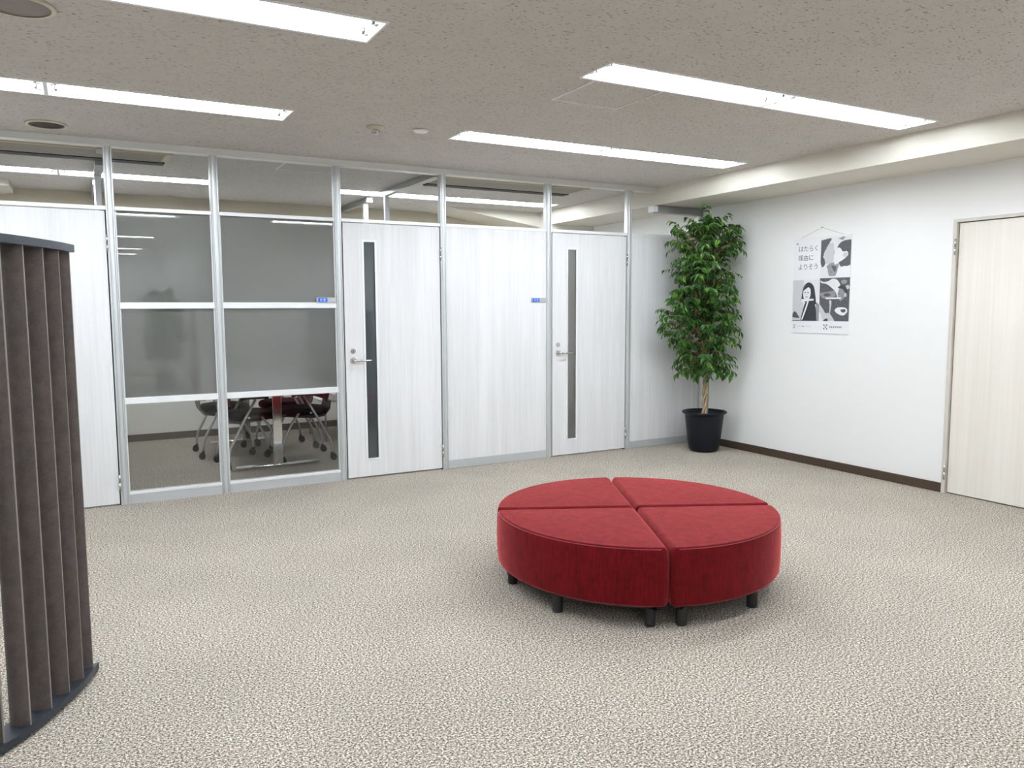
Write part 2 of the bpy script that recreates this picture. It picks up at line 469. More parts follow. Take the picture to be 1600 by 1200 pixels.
# skirting
S(boxes('baseboard_right', [(XW - .012, XW, -2.672, -.06, 0, .072), (XW - .012, XW, YRR, -3.63, 0, .072), (XW - .012, XW, .08, 1.96, 0, .072)], brown_base, bev=.003))
S(boxes('baseboard_back', [(XL, 5.055, YB - .012, YB, 0, .075), (5.043, 5.055, 1.96, YB - .012, 0, .075), (5.055, XW, 1.948, 1.96, 0, .075)], simple('grey_brown_skirting', (0.13, 0.108, 0.085), 0.5)))

# ---------------------------------------------------------------- the glass and panel partition (plane y = 0)
PX = [-0.735, 0.222, 0.917, 1.843, 2.760, 3.819, 4.740]    # post centres
PW = 0.056
def post(x, z0=0.0, z1=2.54, w=PW, y0=0.0, y1=0.06):
    """extruded post with vertical grooves on both faces"""
    bm = bmesh.new(); h = w / 2; g = 0.003; d = 0.004
    fr = [(-h, y0 + .006), (-h + .004, y0), (-h * .55 - g, y0), (-h * .55, y0 + d), (-h * .55 + g, y0), (-g, y0 - .003), (g, y0 - .003), (h * .55 - g, y0), (h * .55, y0 + d), (h * .55 + g, y0), (h - .004, y0), (h, y0 + .006)]
    bk = [(px, y1 - (py - y0)) for px, py in fr[::-1]]
    prism(bm, [(x + a, b) for a, b in fr + bk], z0, z1)
    return bm
for i, x in enumerate(PX):
    o = S(link('trim_post_%d' % (i + 1), post(x), alu))
S(link('trim_post_corner', post(5.640, 0, 2.34, .05), alu))
S(boxes('trim_header', [(XL, 5.057, -.012, .072, 2.538, ZC), (XL, 5.057, -.016, -.012, 2.538, 2.546), (XL, 5.057, -.016, -.012, 2.576, ZC)], alu_dk))
lh = S(boxes('trim_header_low', [(5.075, 5.665, -.012, .072, 2.345, 2.413)], alu_side))
boxes('end_cap', [(5.020, 5.075, -.014, .074, 2.350, 2.411)], white_plastic, lh, bev=.004)
# transom rails and skirting rails between posts
def span(i, a=0.0): return PX[i] + PW/2, PX[i+1] - PW/2
S(boxes('trim_rail_transom', [(span(i)[0], span(i)[1], .004, .056, 2.104, 2.131) for i in range(6)] + [(PX[6] + PW/2, 5.615, .004, .056, 2.104, 2.131), (XL, PX[0] - PW/2, .004, .056, 2.104, 2.131)], alu_lt, bev=.002))
S(boxes('baseboard_partition', [(span(4)[0], span(4)[1], .004, .056, 0, .074), (PX[6] + PW/2, 5.615, .004, .056, 0, .072), (XL, PX[0] - PW/2, .004, .056, 0, .074)], base_alu, bev=.002))
# solid panels
S(boxes('wall_partition_middle', [(span(4)[0] - .004, span(4)[1] + .004, .010, .050, .0745, 2.104)], panel_mat))
S(boxes('wall_partition_right', [(PX[6] + PW/2 - .004, 5.617, .010, .050, .0725, 2.104)], panel_mat))
S(boxes('wall_partition_left', [(XL, PX[0] - PW/2 + .004, .010, .050, .0745, 2.104)], panel_mat))
n_win = 1
# glazed bays (P1-P2, P2-P3 in the picture): frame rails, frosted panes, clear bottom pane
for i in (1, 2):
    a, b = span(i)
    fr = S(boxes('window_%d' % n_win, [(a, b, .002, .058, 1.414, 1.460), (a, b, .002, .058, .730, .776)], alu_lt, bev=.003)); n_win += 1
    boxes('bottom_rail', [(a, b, .002, .058, .068, .090)], alu_lt, fr, bev=.003)
    boxes('kick_rail', [(a, b, .004, .056, 0.0, .068)], base_alu, fr)
    boxes('edge_bead', [(a, a + .008, .014, .046, .09, 2.104), (b - .008, b, .014, .046, .09, 2.104)], alu_lt, fr)
    boxes('frosted_pane', [(a + .008, b - .008, .028, .032, 1.460, 2.104)], frost_hi, fr)
    boxes('frosted_pane', [(a + .008, b - .008, .028, .032, .776, 1.414)], frost_lo, fr)
    boxes('clear_pane', [(a + .008, b - .008, .028, .032, .090, .730)], glass, fr)

# ---------------------------------------------------------------- doors
def lever(parent, x, y, z, direction=1, face=-1):
    """lever handle and lock cylinder on a door face looking towards -y"""
    bm = bmesh.new()
    def disc(r, ya, yb, zc):
        a = [bm.verts.new((x + r*math.cos(t*math.pi/12), ya, zc + r*math.sin(t*math.pi/12))) for t in range(24)]
        b = [bm.verts.new((x + r*.9*math.cos(t*math.pi/12), yb, zc + r*.9*math.sin(t*math.pi/12))) for t in range(24)]
        bm.faces.new(a); bm.faces.new(b[::-1])
        for t in range(24): bm.faces.new((a[t], a[(t+1) % 24], b[(t+1) % 24], b[t]))
    disc(.026, y, y - .010, z)
    tube(bm, [(x, y - .008, z), (x, y - .040, z), (x + direction*.008, y - .050, z), (x + direction*.02, y - .052, z)], .010, 12)
    tube(bm, [(x + direction*.012, y - .052, z), (x + direction*.07, y - .054, z), (x + direction*.13, y - .050, z), (x + direction*.142, y - .046, z)], [.009, .008, .0075, .007], 12)
    link('lever_handle', bm, steel, parent)
    bm = bmesh.new()
    zc = z + .078
    disc(.022, y, y - .008, zc)
    tube(bm, [(x, y - .006, zc), (x, y - .016, zc)], .012, 16)
    box(bm, x - .0016, x + .0016, y - .0168, y - .0158, zc - .007, zc + .007, 1)
    link('lock_cylinder', bm, [steel, black_gap], parent)

def hinge(parent, x, y, z, mat=steel, ax='y'):
    bm = bmesh.new()
    tube(bm, [(x, y, z - .055), (x, y, z - .002)], .008, 10); tube(bm, [(x, y, z + .002), (x, y, z + .055)], .008, 10)
    tube(bm, [(x, y, z - .058), (x, y, z - .055)], .006, 8); tube(bm, [(x, y, z + .055), (x, y, z + .058)], .006, 8)
    link('hinge', bm, mat, parent)

def panel_door(n, i, slit_mat):
    a, b = span(i); a += .010; b -= .008
    s0 = a + .165; s1 = s0 + .104; z0, z1 = .158, 1.956
    bm = bmesh.new(); plate_with_holes(bm, a, b, .012, 2.096, [(s0, s1, z0, z1)], .008, .046, 'xz')
    d = S(link('door_%d' % n, bm, panel_mat))
    bm = bmesh.new(); plate_with_holes(bm, s0 - .012, s1 + .012, z0 - .012, z1 + .012, [(s0 + .006, s1 - .006, z0 + .006, z1 - .006)], .0035, .0078, 'xz')
    link('slit_frame', bm, alu_lt, d)
    bm = bmesh.new(); plate_with_holes(bm, s0, s1, z0, z1, [(s0 + .004, s1 - .004, z0 + .004, z1 - .004)], .009, .026, 'xz')
    link('slit_bead', bm, steel, d)
    boxes('slit_pane', [(s0 + .004, s1 - .004, .022, .026, z0 + .004, z1 - .004)], slit_mat, d)
    lever(d, a + .063, .008, .985, 1)
    for hz in (1.872, .166): hinge(d, b + .006, .0, hz)
    boxes('door_stop', [(a - .010, a, .022, .050, .0, 2.104), (b, b + .008, .022, .050, .0, 2.104)], black_gap, d)
    return d
panel_door(1, 0, slit_b); panel_door(2, 3, slit_a); panel_door(3, 5, slit_b)

# door in the right wall
d4 = S(boxes('door_4', [(XW + .010, XW + .048, -3.560, -2.712, .008, 2.012)], cream_door, bev=.001))
bm = bmesh.new(); plate_with_holes(bm, -3.605, -2.677, 0.0, 2.040, [(-3.568, -2.704, -.01, 2.018)], XW - .012, XW + .10, 'yz')
link('door_frame', bm, door_frame_mat, d4)
boxes('door_stop', [(XW + .05, XW + .10, -3.57, -2.70, .0, 2.03)], black_gap, d4)
for hz in (1.84, .163):
    hinge(d4, XW - .016, -2.700, hz)
bm = bmesh.new()
lv = [(XW - .002, -3.50, .985), (XW - .045, -3.50, .985), (XW - .05, -3.48, .985), (XW - .05, -3.37, .985)]
tube(bm, lv, .008, 12); tube(bm, [(XW + .010, -3.50, .985), (XW, -3.50, .985)], .026, 24)
link('lever_handle', bm, steel, d4)

# ---------------------------------------------------------------- side partitions between the meeting rooms
def side_partition(n, x, segs, posts):
    r = S(boxes('wall_partition_side_%d' % n, [(x - .02, x + .02, .062, YB, .0, 2.104)], panel_mat))
    boxes('side_rail', [(x - .026, x + .026, .062, YB, 2.104, 2.131)], alu_lt, r)
    for (a, b, capa) in segs:
        h = boxes('side_header', [(x - .03, x + .03, a, min(b, 2.82), 2.528, 2.583)], alu_side, r)
        if capa: boxes('end_cap', [(x - .031, x + .031, a - .03, a, 2.530, 2.580)], white_plastic, h)
    for y in posts:
        boxes('side_post', [(x - .022, x + .022, y - .022, y + .022, 2.131, 2.540)], alu_lt, r)
side_partition(1, .190, [(.075, .26, False), (.76, 1.42, False), (1.90, YB, True)], [1.36, 1.92])
side_partition(2, 2.745, [(.075, 1.42, False), (1.90, YB, True)], [1.36, 2.02])

# ---------------------------------------------------------------- recessed fluorescent fixtures
def make_fixture():
    t = empty('ceiling_light')
    L, W, Dp = FX_L, FX_W, .085
    bm = bmesh.new()
    x0, x1, y0, y1 = .006, L - .006, -W/2 + .002, W/2 - .002
    zt = Dp
    # open tray: sloped sides meeting a flat back
    b = [(x0, y0, .001), (x1, y0, .001), (x1, y1, .001), (x0, y1, .001)]
    q = [(x0, y0 + .012, zt), (x1, y0 + .012, zt), (x1, y1 - .012, zt), (x0, y1 - .012, zt)]
    vb = [bm.verts.new(p) for p in b]; vq = [bm.verts.new(p) for p in q]
    bm.faces.new(vq)
    for k in range(4): bm.faces.new((vb[k], vb[(k+1) % 4], vq[(k+1) % 4], vq[k]))
    # ridge that carries the lamp holders
    box(bm, x0, x1, -.030, .030, zt - .014, zt - .001)
    link('reflector_tray', bm, tray_mat, t, fix=False)
    bm = bmesh.new(); plate_with_holes(bm, 0, L, -W/2 - .016, W/2 + .016, [(.010, L - .010, -W/2 + .004, W/2 - .004)], -.004, -.0002)
    link('trim_flange', bm, white_plastic, t)
    for y in (-.065, .065):
        bm = bmesh.new(); tube(bm, [(.055, y, .020), (L - .055, y, .020)], .0145, 10)
        link('fluorescent_tube', bm, tube_mat, t)
        for x, s in ((.030, 1), (L - .030, -1)):
            bm = bmesh.new()
            box(bm, x - .008, x + .008, y - .016, y + .016, .004, zt - .002)
            tube(bm, [(x + s*.009, y, .020), (x + s*.0245, y, .020)], .0150, 10, 1)
            tube(bm, [(x + s*.012, y, .020), (x + s*.016, y, .020)], .0155, 10, 2)
            link('lamp_holder', bm, [white_plastic, steel, rubber], t)
    return t
fx0 = make_fixture()
used = False
def fx_label(x, y):
    end = 'left' if x in (LEFT[0], RIGHT[0]) else 'right'
    if y > 0:
        return ('recessed twin-tube ceiling light beyond the glass transoms, %s half of the %s row' % (end, 'left-hand' if x in LEFT else 'right-hand'))
    if y == -1.265:
        return ('recessed twin-tube light, %s half of the row above the %s' % (end, 'glazed bay' if x in LEFT else 'two slit-window doors'))
    if y == -2.905:
        return ('recessed twin-tube light cut by the top edge of the photo, %s half' % end) if x in LEFT else ('recessed twin-tube light of the large row above the red ottoman, %s half' % end)
    if y == -4.66:
        return ('recessed light mirrored as the top streak of the left frosted pane, %s half' if x in LEFT else 'recessed light mirrored at the top right of the right frosted pane, %s half') % end
    if y == -6.3: return 'recessed twin-tube ceiling light over the viewer, unseen, added for its light on the right wall'
    streak = {-7.95: 'second', -10.7: 'third', -12.35: 'lowest'}[y]
    return 'recessed light mirrored as the %s streak of the left frosted pane, %s half' % (streak, end)
for (x, y) in fixtures:
    t = fx0 if not used else copy_tree(fx0)
    used = True
    t.location = (x, y, ZC)
    if y > 0:
        for o in t.children:
            if o.name.startswith('fluorescent_tube'):
                o.data = o.data.copy(); o.data.materials[0] = tube_mat_in
    g = 'ceiling lights over the meeting rooms' if y > 0 else ('ceiling lights of the front room' if y > -4 else 'ceiling lights mirrored in the glass')
    tag(t, fx_label(x, y), 'ceiling light', g)

# ---------------------------------------------------------------- ceiling details
def ceiling_speaker(x, y, r, mat_g, label, dz=.0):
    t = empty('ceiling_speaker', (x, y, ZC), label=label, cat='ceiling speaker', group='round ceiling speakers')
    bm = bmesh.new(); lathe(bm, [(r, -.001), (r + .016, -.001), (r + .018, -.006), (r + .010, -.011), (r, -.010)], 48)
    link('rim', bm, rim_beige, t)
    bm = bmesh.new(); lathe(bm, [(r, -.004), (r * .6, -.007), (0, -.009)], 48)
    link('grille', bm, mat_g, t)
ceiling_speaker(-.125, -.335, .102, grille, 'round dark brown ceiling speaker with beige rim above the glass partition')
ceiling_speaker(-.150, -2.545, .112, grille_lt, 'round grey ceiling speaker with pale rim at the top left corner')
t = empty('fire_sprinkler', (1.741, -1.235, ZC), label='small fire sprinkler head hanging from a flat plate on the ceiling', cat='sprinkler')
bm = bmesh.new(); lathe(bm, [(0, -.001), (.052, -.001), (.050, -.016), (.030, -.020), (0, -.020)], 32); link('cover_plate', bm, rim_beige, t)
bm = bmesh.new(); lathe(bm, [(0, -.020), (.014, -.020), (.014, -.030), (.009, -.034), (.009, -.046), (0, -.046)], 20)
for a in (0, 1): tube(bm, [(.022*(1-2*a), 0, -.024), (.026*(1-2*a), 0, -.036), (.010*(1-2*a), 0, -.048)], .003, 6)
link('nozzle', bm, steel, t)
bm = bmesh.new(); lathe(bm, [(0, -.048), (.026, -.048), (.027, -.051), (0, -.052)], 24); link('deflector', bm, steel, t)
t = empty('smoke_detector', (2.040, -1.278, ZC), label='small round white smoke detector on the ceiling beside the sprinkler', cat='smoke detector')
bm = bmesh.new(); lathe(bm, [(0, -.001), (.056, -.001), (.055, -.006), (.046, -.010)], 36); link('base_ring', bm, rim_beige, t)
bm = bmesh.new(); lathe(bm, [(.046, -.009), (.040, -.017), (.020, -.021), (0, -.022)], 36); link('sensor_dome', bm, white_plastic, t)

def hatch(x0, x1, y0, y1, label):
    t = empty('ceiling_hatch', ((x0+x1)/2, (y0+y1)/2, ZC), label=label, cat='access hatch')
    w, h = (x1-x0)/2, (y1-y0)/2
    bm = bmesh.new(); plate_with_holes(bm, -w, w, -h, h, [(-w + .010, w - .010, -h + .010, h - .010)], -.0035, -.0003); link('hatch_frame', bm, alu_lt, t)
    bm = bmesh.new(); box(bm, -w + .013, w - .013, -h + .013, h - .013, -.002, -.0003); link('hatch_panel', bm, ceil_mat, t)
    bm = bmesh.new(); plate_with_holes(bm, -w + .0095, w - .0095, -h + .0095, h - .0095, [(-w + .013, w - .013, -h + .013, h - .013)], -.0012, -.0003); link('shadow_gap', bm, black_gap, t)
hatch(2.405, 2.860, -2.765, -2.330, 'square ceiling access hatch behind the large light row above the ottoman')
hatch(1.510, 1.960, .250, .650, 'square ceiling access hatch seen through the transom above the frosted panes')

def aircon(x0, x1, y0, y1, label, split=None):
    t = empty('air_conditioner', ((x0+x1)/2, (y0+y1)/2, ZC), label=label, cat='air conditioner', group='ceiling air conditioners in the meeting rooms')
    w, h = (x1-x0)/2, (y1-y0)/2
    bm = bmesh.new(); box(bm, -w, w, -h, h, -.022, -.001, bev=.004); link('cover_frame', bm, ac_beige, t)
    bm = bmesh.new(); box(bm, -w + .05, w - .05, -h + .03, h - .135, -.026, -.022)
    for k in range(9):
        yy = -h + .05 + k * (2*h - .20) / 9
        box(bm, -w + .06, w - .06, yy, yy + .006, -.029, -.026)
    link('intake_grille', bm, ac_grille, t)
    bm = bmesh.new(); box(bm, -w + .04, w - .03, h - .125, h - .012, -.032, -.0215); link('outlet_slot', bm, slot_blk, t)
aircon(-.56, .675, .28, .74, 'beige slotted ceiling air conditioner crossing the left side partition')
aircon(2.84, 4.46, .28, .74, 'pale ceiling air conditioner seen through the transoms above the slit-window doors')

# ---------------------------------------------------------------- meeting name plates
def text_obj(name, body, size, loc, rot, mat, parent, ext=.0004, align='CENTER'):
    cu = bpy.data.curves.new(name, 'FONT'); cu.body = body; cu.size = size; cu.extrude = ext
    cu.align_x = align; cu.align_y = 'CENTER'; cu.materials.append(mat)
    tmp = bpy.data.objects.new(name + '_outline', cu); C.objects.link(tmp)
    bpy.context.view_layer.update()
    me = bpy.data.meshes.new_from_object(tmp.evaluated_get(bpy.context.evaluated_depsgraph_get()))
    bpy.data.objects.remove(tmp, do_unlink=True)
    me.name = name
    if not me.materials: me.materials.append(mat)
    o = bpy.data.objects.new(name, me); C.objects.link(o); o.location = loc; o.rotation_euler = rot
    o.parent = parent
    return o
def name_plate(x1, z, label, y):
    t = empty('name_plate', (x1, y, z), label=label, cat='sign', group='small vacancy signs beside the doors')
    bm = bmesh.new(); box(bm, -.158, 0, -.007, 0, -.021, .021, bev=.001); link('plate', bm, tag_silver, t)
    bm = bmesh.new(); box(bm, -.146, -.074, -.0095, -.007, -.0155, .0155); link('blue_slider', bm, blue, t)
    text_obj('lettering', '空 室', .0215, (-.110, -.0100, -.0005), (R(90), 0, 0), cyan, t)
name_plate(1.812, 1.478, 'small silver sign with blue field on the rail of the frosted glass', .001)
name_plate(3.790, 1.480, 'small silver sign with blue field on the white panel between the doors', .0095)

# ---------------------------------------------------------------- red ottoman: four quarter seats
OC = Vector((2.497, -3.020)); OR_ = .722; ZT, ZB = .372, .105
base_ang = R(-25.6)
def quarter_outline(gap=.005, rc=.027, Rr=OR_):
    """quarter disc in local u,v >= gap, rounded corners, ordered CCW"""
    pts = []
    def arc(c, r, a0, a1, n):
        for k in range(n + 1):
            a = a0 + (a1 - a0) * k / n
            pts.append((c[0] + r*math.cos(a), c[1] + r*math.sin(a)))
    arc((gap + rc, gap + rc), rc, math.pi, 1.5*math.pi, 6)
    cx = math.sqrt((Rr - rc)**2 - (gap + rc)**2); th = math.atan2(gap + rc, cx)
    arc((cx, gap + rc), rc, -math.pi/2, th, 6)
    for k in range(1, 40):
        a = th + (math.pi/2 - 2*th) * k / 40
        pts.append((Rr*math.cos(a), Rr*math.sin(a)))
    arc((gap + rc, cx), rc, math.pi/2 - th, math.pi, 6)
    return pts
def offset(poly, d, arc_scale=1.0):
    n = len(poly); out = []
    for i in range(n):
        p0, p1, p2 = Vector(poly[i-1]), Vector(poly[i]), Vector(poly[(i+1) % n])
        t = (p2 - p0).normalized(); nr = Vector((-t.y, t.x))
        rad = p1.length
        k = arc_scale if rad > OR_ - .004 else 1.0
        out.append(p1 + nr * d * k)
    return out
def make_quarter():
    t = empty('ottoman_seat')
    base = quarter_outline()
    bm = bmesh.new(); rings = []
    prof = []
    rb, rt_ = .020, .024
    for k in range(6):
        a = math.pi/2 * k / 5
        prof.append((rb * (1 - math.sin(a)), ZB + rb * (1 - math.cos(a))))
    for k in range(1, 10): prof.append((-.0035*math.sin(math.pi*k/10), ZB + rb + (ZT - rt_ - ZB - rb) * k / 10))
    for k in range(7):
        a = math.pi/2 * k / 6
        prof.append((rt_ * (1 - math.cos(a)), ZT - rt_ + rt_ * math.sin(a)))
    for d, z in prof:
        k = .45 if z > ZT - rt_ - .001 else 1.0
        rings.append([bm.verts.new((p.x, p.y, z)) for p in offset(base, d, k)])
    cen = Vector((.30, .30))
    last = [Vector((v.co.x, v.co.y)) for v in rings[-1]]
    def crown(x, y):
        e = lambda t: 1 - math.exp(-max(t - .03, 0)/.09)
        return .006 * e(x) * e(y) * e(OR_ - math.hypot(x, y))
    for s in (.97, .93, .88, .82, .75, .67, .58, .48, .37, .25, .12):
        rings.append([bm.verts.new((cen.x + (p.x - cen.x)*s, cen.y + (p.y - cen.y)*s, ZT + crown(cen.x + (p.x - cen.x)*s, cen.y + (p.y - cen.y)*s))) for p in last])
    for a, b in zip(rings[:-1], rings[1:]):
        n = len(a)
        for i in range(n):
            bm.faces.new((a[i], a[(i+1) % n], b[(i+1) % n], b[i]))
    bm.faces.new(rings[0][::-1]); bm.faces.new(rings[-1])
    for f in bm.faces: f.smooth = True
    link('cushion', bm, red_top, t)
    bm = bmesh.new()
    th0 = math.asin(.04 / OR_)
    tube(bm, [((OR_ - .0028)*math.cos(a), (OR_ - .0028)*math.sin(a), ZT - .0075) for a in [th0 + (math.pi/2 - 2*th0)*k/40 for k in range(41)]], .0016, 6)
    link('piping', bm, red_pipe, t)
    bm = bmesh.new()
    prism(bm, [tuple(p) for p in offset(base, .05)], ZB - .020, ZB + .002); link('base_board', bm, black_leg, t)
    for a, r in ((R(6.2), .652), (R(45), .652), (R(83.8), .652), (R(45), .12)):
        bm = bmesh.new(); lathe(bm, [(0, 0), (.0235, 0), (.0252, .004), (.0255, .02), (.0262, ZB - .019)], 24, (r*math.cos(a), r*math.sin(a), 0))
        link('leg', bm, black_leg, t)
    return t
names = {0: 'red fabric quarter seat of the round ottoman, far right toward the cream door',
         1: 'red fabric quarter seat of the round ottoman, far left toward the glass partition',
         2: 'red fabric quarter seat of the round ottoman, near left with the widest front face',
         3: 'red fabric quarter seat of the round ottoman, near right with two front legs showing'}
q0 = make_quarter()
for k in range(4):
    q = q0 if k == 0 else copy_tree(q0)
    q.location = (OC.x, OC.y, 0); q.rotation_euler = (0, 0, base_ang + k*math.pi/2)
    tag(q, names[k], 'ottoman', 'quarter seats of the red ottoman')

# ---------------------------------------------------------------- curved fabric screen on the left
scr = empty('folding_screen', (-.15, -3.1, 0), label='tall curved room screen of upright dark taupe fabric slats at the left edge', cat='room screen')
tipR = [(-.025, -2.896), (-.058, -2.992), (-.103, -3.091), (-.156, -3.191), (-.214, -3.283), (-.283, -3.368), (-.361, -3.444), (-.447, -3.508), (-.540, -3.560), (-.638, -3.600)]
angs = [-2, -9, -16, -23, -31.5, -40, -48, -56, -64, -72]
O = Vector((-.15, -3.1))
SZ0, SZ1 = .034, 1.620
chord, sag, th_ = .0685, .014, .011
def loc2(p): return (p[0] - O.x, p[1] - O.y)
for (tx, ty), ang in zip(tipR, angs):
    a = R(ang); ux, uy = math.cos(a), math.sin(a); nx, ny = uy, -ux     # n points to the viewer
    out, inn = [], []
    N = 12
    for k in range(N + 1):
        s = k / N; bulge = sag * (1 - (2*s - 1)**2)
        px, py = tx - ux * chord * (1 - s), ty - uy * chord * (1 - s)
        out.append((px + nx*bulge, py + ny*bulge)); inn.append((px + nx*(bulge - th_*(.55 + .45*math.sin(math.pi*s))), py + ny*(bulge - th_*(.55 + .45*math.sin(math.pi*s)))))
    bm = bmesh.new(); prism(bm, [loc2(p) for p in out + inn[::-1]], SZ0, SZ1, smooth=True)
    s_ = link('slat', bm, slat_mat, scr, smooth_angle=35)
    bm = bmesh.new(); px, py = tx, ty
    prism(bm, [loc2(p) for p in ((px + ux*.0002, py + uy*.0002), (px + ux*.0020, py + uy*.0020), (px + ux*.0020 - nx*.0062, py + uy*.0020 - ny*.0062), (px + ux*.0002 - nx*.0066, py + uy*.0002 - ny*.0066))], SZ0, SZ1)
    link('edge_strip', bm, slat_edge, s_)
def rail_poly(out_off, width, ext=.030):
    """curved band following the right-hand tips of the slats"""
    pts = [Vector(p) for p in tipR]
    first = pts[0] + (pts[0] - pts[1]).normalized() * ext
    pts = [first] + pts
    # smooth subdivide
    fine = []
    for i in range(len(pts) - 1):
        p0, p1, p2, p3 = pts[max(i-1, 0)], pts[i], pts[i+1], pts[min(i+2, len(pts)-1)]
        for k in range(5):
            t = k / 5
            fine.append(.5*((2*p1) + (p2-p0)*t + (2*p0-5*p1+4*p2-p3)*t*t + (3*p1-p0-3*p2+p3)*t**3))
    fine.append(pts[-1])
    A, B = [], []
    for i, p in enumerate(fine):
        t = (fine[min(i+1, len(fine)-1)] - fine[max(i-1, 0)]).normalized()
        n = Vector((-t.y, t.x))    # curve runs towards the viewer and left; n points right
        if n.x < 0: n = -n
        A.append(loc2(p + n*out_off)); B.append(loc2(p + n*(out_off - width)))
    return A + B[::-1]
def strip(bm, poly, z0, z1):
    n = len(poly) // 2; A = poly[:n]; B = poly[n:][::-1]
    va = [[bm.verts.new((x, y, z)) for x, y in A] for z in (z0, z1)]; vb = [[bm.verts.new((x, y, z)) for x, y in B] for z in (z0, z1)]
    for i in range(n - 1):
        bm.faces.new((va[0][i], va[0][i+1], va[1][i+1], va[1][i])); bm.faces.new((vb[0][i], vb[0][i+1], vb[1][i+1], vb[1][i]))
        bm.faces.new((va[1][i], va[1][i+1], vb[1][i+1], vb[1][i])); bm.faces.new((va[0][i], va[0][i+1], vb[0][i+1], vb[0][i]))
    for i in (0, n - 1): bm.faces.new((va[0][i], va[1][i], vb[1][i], vb[0][i]))
bm = bmesh.new(); strip(bm, rail_poly(.010, .095), 1.6205, 1.648); link('top_rail', bm, navy, scr)
bm = bmesh.new(); strip(bm, rail_poly(.010, .095), .016, .0335); strip(bm, rail_poly(.013, .006), .012, .037); link('bottom_rail', bm, navy, scr)
for i in (0, 4, 8):
    bm = bmesh.new(); px, py = loc2(tipR[i]); lathe(bm, [(0, 0), (.014, 0), (.016, .004), (.016, .0158), (0, .0158)], 20, (px - .018, py + .012, 0)); link('glide_foot', bm, rubber, scr)

